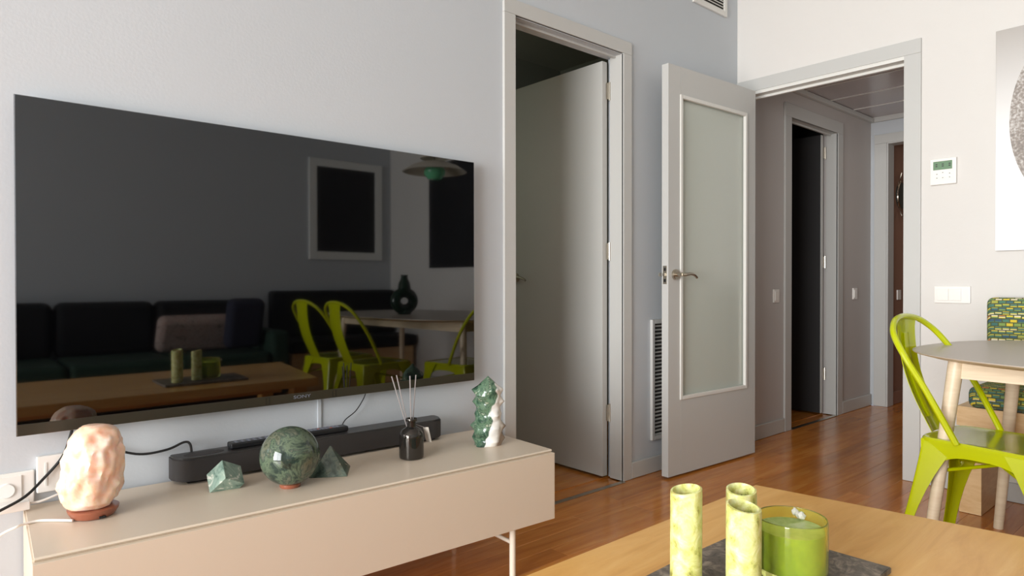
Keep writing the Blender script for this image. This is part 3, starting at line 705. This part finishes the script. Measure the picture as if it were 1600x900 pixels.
cord('charger_cord', [(.178, 2.035, .425), (.20, 2.03, .426), (.24, 2.035, .435), (.28, 2.045, .442), (.33, 2.055, .445)], .003, 'whitecord', ADAPT)

# ================================================================== COFFEE TABLE
t = thing('coffee_table', 'thick honey coloured wooden coffee table carrying green candles', 'table', (.73, .42, 0))
b = MB(); b.prism([(-.85, .405), (.778, .405), (.905, -.40), (-.85, -.40)][::-1], .438, .480, .003); b.done('tabletop', 'coffee', t)
for lx, ly in ((-.74, .33), (.70, .33), (.78, -.33), (-.74, -.33)):
    b = MB(); b.box(lx-.035, lx+.035, ly-.035, ly+.035, .001, .438, .003); b.done('leg', 'coffee', t)
b = MB(); b.box(-.7, .74, -.02, .02, .36, .42, .002); b.done('stretcher', 'coffee', t)
b = MB(); pts = [(-.17, .125), (0, .128), (.215, .125), (.223, 0), (.228, -.128), (0, -.13), (-.17, -.127), (-.172, 0)]
b.prism(pts[::-1], 0, .011, .0015); tag(b.done('slate_tray', 'slate', loc=(.99, .548, .4803)), 'rough dark slate slab holding the candles on the coffee table', 'tray')
def candle(x, y, h, r, label, tilt=0):
    t = thing('pillar_candle', label, 'candle', (x, y, .4916), group=None)
    b = MB(); 
    def f(a, z): return 1+.012*math.sin(3*a+z*30)
    b.lathe([(r*.98, 0), (r, .004), (r, h-.006), (r*.985, h-.001), (r*.86, h), (r*.80, h-.004), (r*.74, h-.02), (r*.3, h-.026), (.002, h-.026)], 40, f=f)
    for v in b.bm.verts:
        if v.co.z > h-.01: v.co.z += .004*math.sin(math.atan2(v.co.y, v.co.x)+tilt)
    b.done('wax', 'candle', t)
    b = MB(); b.lathe([(r*.72, 0), (r*.4, .001), (.001, .001)], 30, c=(0, 0, h-.024)); b.done('wax_pool', 'candlewell', t)
    b = MB(); b.tube([(0, 0, h-.024), (.001, 0, h-.016), (.003, .001, h-.010)], .0012, 6); b.done('wick', 'black', t)
candle(.888, .602, .158, .0245, 'tall lime candle standing alone at the left of the slate tray', 2)
candle(.911, .517, .148, .0255, 'cream streaked green candle, the nearer of the touching pair', 0)
candle(.988, .565, .146, .0240, 'pale green candle mostly hidden behind the nearer one', 1)
t = thing('glass_candle', 'wide lime green glass jar candle with a chipped crystal on the rim', 'candle', (1.060, .516, .4916))
b = MB(); b.lathe([(.001, 0), (.050, 0), (.054, .004), (.0555, .012), (.0555, .094), (.054, .097), (.0525, .094), (.0520, .016), (.001, .013)], 56); b.done('glass_jar', 'limeglass', t)
b = MB(); b.lathe([(.001, .0135), (.0515, .0165), (.0515, .078), (.046, .076), (.001, .075)], 48); b.done('wax', 'wax2', t)
b = MB(); b.lathe([(.0512, .0765), (.0512, .0785), (.046, .0775), (.001, .0765)], 48); b.done('wax_surface', 'waxtop', t)
for xx, yy in ((-.018, .012), (.02, -.012), (.0, .03)):
    b = MB(); b.tube([(xx, yy, .070), (xx+.001, yy, .076)], .003, 6); b.done('wick', 'ink', t)
b = MB(); 
for k in range(6):
    t2 = bmesh.new(); bmesh.ops.create_icosphere(t2, subdivisions=1, radius=random.uniform(.004, .008))
    for v in t2.verts: v.co *= random.uniform(.8, 1.2)
    b._join(t2, Matrix.Translation((.052+random.uniform(-.006, .004), -.0+.012+random.uniform(-.007, .007), .084+random.uniform(-.004, .008))))
b.done('wax_crumb', 'bead', t, smooth=0)

# ================================================================== DINING TABLE
TCX, TCY = 2.77, -.03
t = thing('dining_table', 'oval dining table with taupe top and pale oak splayed legs', 'table', (TCX, TCY, 0), math.radians(-5))
def sup(a_, b_, n_, N=96):
    P = []
    for k in range(N):
        u = 2*PI*k/N; c, s = math.cos(u), math.sin(u)
        P.append((a_*abs(c)**(2/n_)*(1 if c > 0 else -1), b_*abs(s)**(2/n_)*(1 if s > 0 else -1)))
    return P
b = MB(); A, B = .58, .87
b.loft([[(x, y, .722) for x, y in sup(A-.045, B-.045, 2.8)], [(x, y, .733) for x, y in sup(A-.006, B-.006, 2.8)], [(x, y, .737) for x, y in sup(A, B, 2.8)]]); b.done('top_edge', 'oakpale', t)
b = MB(); b.loft([[(x, y, .737) for x, y in sup(A, B, 2.8)], [(x, y, .7395) for x, y in sup(A, B, 2.8)], [(x, y, .7405) for x, y in sup(A-.002, B-.002, 2.8)]]); b.done('tabletop', 'tabletop', t)
ax, ay = .275, .68
for s in (-1, 1):
    b = MB(); b.box(s*ax-.011, s*ax+.011, -ay, ay, .655, .722, .001); b.done('apron', 'oakpale', t)
    b = MB(); b.box(-ax, ax, s*ay-.011, s*ay+.011, .655, .722, .001); b.done('apron', 'oakpale', t)
for sx in (-1, 1):
    for sy in (-1, 1):
        b = MB(); b.tube([(sx*(ax+.055), sy*(ay+.085), .0), (sx*(ax), sy*(ay+.012), .722)], .02, 24, rs=[.0165, .0235]); b.done('leg', 'oakpale', t)

# ================================================================== METAL CHAIRS
def make_chair(label):
    t = thing('metal_chair', label, 'chair', (0, 0, 0), group='lime green metal chairs around the dining table')
    def seat_poly(off=0, n=7):
        P = []
        hw_b, hw_f, xb, xf_ = .155-off, .182-off, -.185+off, .185-off; r = .05
        cs = [(xf_, -hw_f), (xf_, hw_f), (xb, hw_b), (xb, -hw_b)]
        N = 4
        for i in range(4):
            p = Vector(cs[i]); q = Vector(cs[(i-1) % 4]); s = Vector(cs[(i+1) % 4])
            a = p+(q-p).normalized()*r; c = p+(s-p).normalized()*r
            for k in range(n):
                u = k/(n-1); P.append(tuple((a*(1-u)**2+p*2*u*(1-u)+c*u*u)))
        return P
    b = MB(); b.loft([[(x, y, .444) for x, y in seat_poly(.0)], [(x, y, .452) for x, y in seat_poly(0)], [(x, y, .457) for x, y in seat_poly(.004)], [(x, y, .4535) for x, y in seat_poly(.016)], [(x, y, .452) for x, y in seat_poly(.05)]]); b.done('seat', 'green', t)
    # corner leg positions
    cor = {(1, 1): (.178, .172), (1, -1): (.178, -.172), (-1, 1): (-.178, .148), (-1, -1): (-.178, -.148)}
    foot = {(1, 1): (.225, .215), (1, -1): (.225, -.215), (-1, 1): (-.255, .205), (-1, -1): (-.255, -.205)}
    for (sx, sy), (cx, cy) in cor.items():
        fx, fy = foot[(sx, sy)]; secs = []
        for i in range(9):
            u = i/8; z = .445*(1-u)+.0; x = cx+(fx-cx)*u**1.15; y_ = cy+(fy-cy)*u**1.15
            wd = .082*(1-u)**3+.029; th = .0035
            # L section, outer corner at (x,y)
            P = [(x, y_), (x-sx*wd, y_), (x-sx*wd, y_-sy*th), (x-sx*th*2.4, y_-sy*th*1.2), (x-sx*th*1.2, y_-sy*th*2.4), (x-sx*th, y_-sy*wd), (x, y_-sy*wd)]
            P[0:1] = [(x, y_-sy*.012), (x-sx*.004, y_-sy*.004), (x-sx*.012, y_)]
            if sx*sy < 0: P = P[::-1]
            secs.append([(p[0], p[1], z+.002) for p in P])
        b = MB(); b.loft(secs); b.done('leg', 'green', t)
        b = MB(); b.box(fx-sx*.015-.015, fx-sx*.015+.015, fy-sy*.015-.015, fy-sy*.015+.015, 0, .012, .003); b.done('foot_cap', 'black', t)
    # aprons with arched bottom
    keys = [((1, 1), (1, -1)), ((-1, 1), (-1, -1)), ((1, 1), (-1, 1)), ((1, -1), (-1, -1))]
    for k1, k2 in keys:
        p, q = Vector(cor[k1]), Vector(cor[k2]); d = (q-p).normalized(); nrm = Vector((-d.y, d.x))*.003
        if nrm.dot((p+q)/2) > 0: nrm = -nrm
        p = p+nrm*.4; q = q+nrm*.4
        b = MB(); secs = []
        for i in range(17):
            u = i/16; c = p+(q-p)*u; h_ = .040+.11*(abs(2*u-1)**3.2)
            secs.append([(c.x, c.y, .449), (c.x+nrm.x, c.y+nrm.y, .449), (c.x+nrm.x, c.y+nrm.y, .449-h_), (c.x, c.y, .449-h_)])
        b.loft(secs); b.done('apron', 'green', t)
    # cross braces
    for s in (-1, 1):
        b = MB(); b.tube([(-.186, -s*.150, .33), (0, 0, .375), (.182, s*.170, .33)], .006, 8); b.done('cross_brace', 'green', t)
    # back loop
    P = [(-.06, -.172, .452), (-.085, -.176, .50), (-.15, -.182, .62), (-.215, -.178, .72), (-.262, -.155, .79), (-.288, -.10, .832), (-.298, -.035, .848), (-.298, .035, .848), (-.288, .10, .832), (-.262, .155, .79), (-.215, .178, .72), (-.15, .182, .62), (-.085, .176, .50), (-.06, .172, .452)]
    b = MB(); b.tube(catmull(P, 5), .0105, 10); b.done('back_rail', 'green', t)
    # splat: curved sheet
    secs = []
    for i in range(13):
        u = i/12; z = .455+(.845-.455)*u; x = -.186-.045*math.sin(PI*u)*.9-.108*u
        x = -.186-.112*u-.03*math.sin(PI*u); wd = .052+.010*u
        if u > .9: wd += .01*(u-.9)/.1
        cr = .006
        secs.append([(x, -wd, z), (x-cr, -wd*.5, z), (x-cr*1.3, 0, z), (x-cr, wd*.5, z), (x, wd, z), (x+.0025, wd, z), (x-cr+.0025, wd*.5, z), (x-cr*1.3+.0025, 0, z), (x-cr+.0025, -wd*.5, z), (x+.0025, -wd, z)])
    b = MB(); b.loft(secs); b.done('splat', 'green', t)
    secs = []
    for i in range(11):
        u = .12+.74*i/10; z = .455+.39*u; x = -.186-.112*u-.03*math.sin(PI*u)-.0035; wd = .016
        secs.append([(x+.004, -wd, z), (x-.002, -wd*.7, z), (x-.002, wd*.7, z), (x+.004, wd, z), (x+.008, 0, z)])
    b = MB(); b.loft(secs); b.done('pressed_rib', 'green', t)
    return t
ch = make_chair('lime green metal chair drawn up to the rounded end of the table nearest the doorway')
ch.location = (2.626, .578, 0); ch.rotation_euler = (0, 0, math.radians(-97))
for loc, rz, lab in (((2.20, .17, 0), -6, 'lime green metal chair on the long side of the table, at the right edge'),
                     ((2.20, -.34, 0), -9, 'lime green metal chair mirrored in the television, leftmost of the reflected chairs')):
    c = copytree(ch); c.location = loc; c.rotation_euler = (0, 0, math.radians(rz)); c['label'] = lab

# ================================================================== WOVEN CHAIR by the wall
t = thing('woven_armchair', 'wooden block framed chair with colourful woven cushions against the white wall', 'chair', (3.25, .56, 0))
for yy in (.225, -.305):
    b = MB(); b.box(.02, .27, yy, yy+.08, .001, .37, .002); b.done('side_leg', 'benchwood', t)
b = MB(); b.box(.0, .30, -.31, .31, .37, .452, .002); b.done('seat_rail', 'benchwood', t)
b = MB(); b.box(-.045, .30, -.265, .262, .4535, .545, .03, 4); b.done('seat_cushion', 'weave', t)
b = MB(); b.box(.225, .315, -.265, .262, .547, .905, .025, 4); b.done('back_cushion', 'weave', t)

# ================================================================== PICTURES
t = thing('canvas_picture', 'pale frameless canvas print with a speckled grey round shape', 'picture', (XR-.028, .81, 1.112))
b = MB(); b.box(0, .028, -.70, 0, 0, .975, .001, 1); b.done('canvas', 'canvas', t)
t = thing('canvas_picture', 'dark canvas print on the white wall, mirrored at the right edge of the television', 'picture', (XR-.028, -.50, 1.112))
b = MB(); b.box(0, .028, -.70, 0, 0, .975, .001, 1); b.done('canvas', 'print_dark', t)
t = thing('framed_picture', 'dark picture in a pale frame, mirrored near the middle of the television', 'picture', (2.70, -1.95, 1.2))
b = MB(); fr(b, 0, .78, 0, .97, 0, .025, .075, .002); b.done('picture_frame', 'mount', t)
b = MB(); b.box(.055, .725, 0, .012, .055, .915); b.done('picture_print', 'print_dark', t)
# ornament beyond the furthest doorway
t = thing('wall_ornament', 'round metal leaf wreath ornament hung beyond the furthest doorway', 'ornament', (5.90, 1.975, 1.67))
b = MB(); b.tube([(.12*math.cos(a), -.02, .12*math.sin(a)) for a in [2*PI*k/40 for k in range(40)]], .006, 8, closed=True); b.done('ring', 'steel', t)
b = MB(); b.tube([(0, -.001, 0), (0, -.012, 0)], .105, 36); b.done('centre_disc', 'ink', t)
for k in range(12):
    a = 2*PI*k/12; b = MB(); L = .075
    b.loft([[(-.001, -.002, 0), (.001, -.002, 0), (.001, .002, 0), (-.001, .002, 0)], [(-.018, -.002, L*.4), (.018, -.002, L*.4), (.018, .003, L*.4), (-.018, .003, L*.4)], [(-.014, -.002, L*.7), (.014, -.002, L*.7), (.014, .003, L*.7), (-.014, .003, L*.7)], [(-.001, -.001, L), (.001, -.001, L), (.001, .001, L), (-.001, .001, L)]])
    b.xf(Matrix.Rotation(a, 4, 'Y') @ Matrix.Translation((0, -.02, .125)) @ Matrix.Rotation(.3, 4, 'X')); b.done('leaf_blade', 'steel', t)

# ================================================================== THINGS SEEN ONLY IN THE TELEVISION
t = thing('pendant_lamp', 'layered metal pendant lamp over the dining table, mirrored in the television', 'lamp', (2.83, -.03, 1.80))
b = MB(); b.lathe([(.235, -.0), (.24, .0), (.17, .045), (.10, .07), (.098, .068), (.168, .042), (.23, -.002)], 48, closed_prof=True); b.done('lower_shade', 'lampshade', t)
b = MB(); b.lathe([(.11, .10), (.085, .155), (.04, .17), (.038, .168), (.083, .15), (.107, .098)], 40, closed_prof=True); b.done('upper_shade', 'lampshade', t)
b = MB(); b.lathe([(.005, -.06), (.05, -.055), (.078, -.02), (.08, .01), (.06, .04), (.005, .05)], 36); b.done('glass_bowl', 'lampgreen', t)
b = MB(); b.tube([(0, 0, .04), (0, 0, CEIL-1.80)], .003, 8); b.done('lamp_cord', 'blackcord', t)
b = MB(); b.lathe([(.05, CEIL-1.83), (.05, CEIL-1.8005)], 24); b.done('ceiling_rose', 'lampshade', t)
t = thing('vase', 'dark green glazed vase with a round hole on the dining table', 'vase', (2.62, -.12, .7408))
b = MB(); b.tube([(.075*math.cos(a), 0, .095+.062*math.sin(a)) for a in [2*PI*k/32 for k in range(32)]], .038, 16, closed=True)
for v in b.bm.verts: v.co.z += .003
b.lathe([(.030, .17), (.048, .19), (.042, .23), (.026, .262), (.024, .285), (.03, .29)], 28); b.lathe([(.045, 0), (.05, .01), (.04, .03)], 28)
b.done('vase_body', 'vase', t)
# sofa
t = thing('sofa', 'long dark green sofa mirrored in the television', 'sofa', (1.12, -1.44, 0))
b = MB(); b.box(-1.3, 1.0, -.45, .42, .10, .30, .03, 3); b.done('sofa_base', 'sofa', t)
for k in range(3):
    b = MB(); b.box(-1.12+k*.66, -.47+k*.66, -.22, .44, .30, .44, .04, 4); b.done('seat_cushion', 'sofa', t)
    b = MB(); b.box(-1.12+k*.66, -.47+k*.66, -.42, -.21, .42, .83, .06, 4); b.done('back_cushion', 'sofablack', t)
for xx in (-1.3, .86):
    b = MB(); b.box(xx, xx+.15, -.45, .43, .1, .60, .04, 3); b.done('armrest', 'sofa', t)
for xx in (-1.2, .9):
    for yy in (-.38, .34):
        b = MB(); b.tube([(xx, yy, .001), (xx, yy, .11)], .02, 12); b.done('leg', 'black', t)
b = MB(); b.box(-.30, .30, -.06, .06, -.15, .15, .055, 5); b.xf(Matrix.Rotation(-.45, 4, 'X'))
tag(b.done('patterned_cushion', 'cushion_p', loc=(1.56, -1.42, .585)), 'pale patterned cushion on the sofa, mirrored in the television', 'cushion')
b = MB(); b.box(-.14, .14, -.06, .06, -.2, .2, .055, 5); b.xf(Matrix.Rotation(-.3, 4, 'X'))
tag(b.done('navy_cushion', 'cushion_n', loc=(1.82, -1.16, .66)), 'dark navy cushion at the sofa arm, mirrored in the television', 'cushion')
# bench along the wall behind the dining table
t = thing('dining_bench', 'dark high backed bench behind the dining table, mirrored in the television', 'bench', (2.75, -1.65, 0))
b = MB(); b.box(-.45, .82, -.29, .24, .36, .47, .03, 3); b.done('bench_seat', 'sofablack', t)
b = MB(); b.box(-.45, .82, -.295, -.17, .47, .90, .03, 3); b.done('bench_back', 'sofablack', t)
b = MB(); b.box(-.43, .80, -.25, .2, .001, .36, .004); b.done('bench_base', 'benchwood', t)
# rug
b = MB(); b.box(-1.2, 1.55, -1.0, .03, .0005, .014, .004)
tag(b.done('green_rug', 'rug'), 'mottled green rug under the coffee table, mirrored in the television', 'rug')
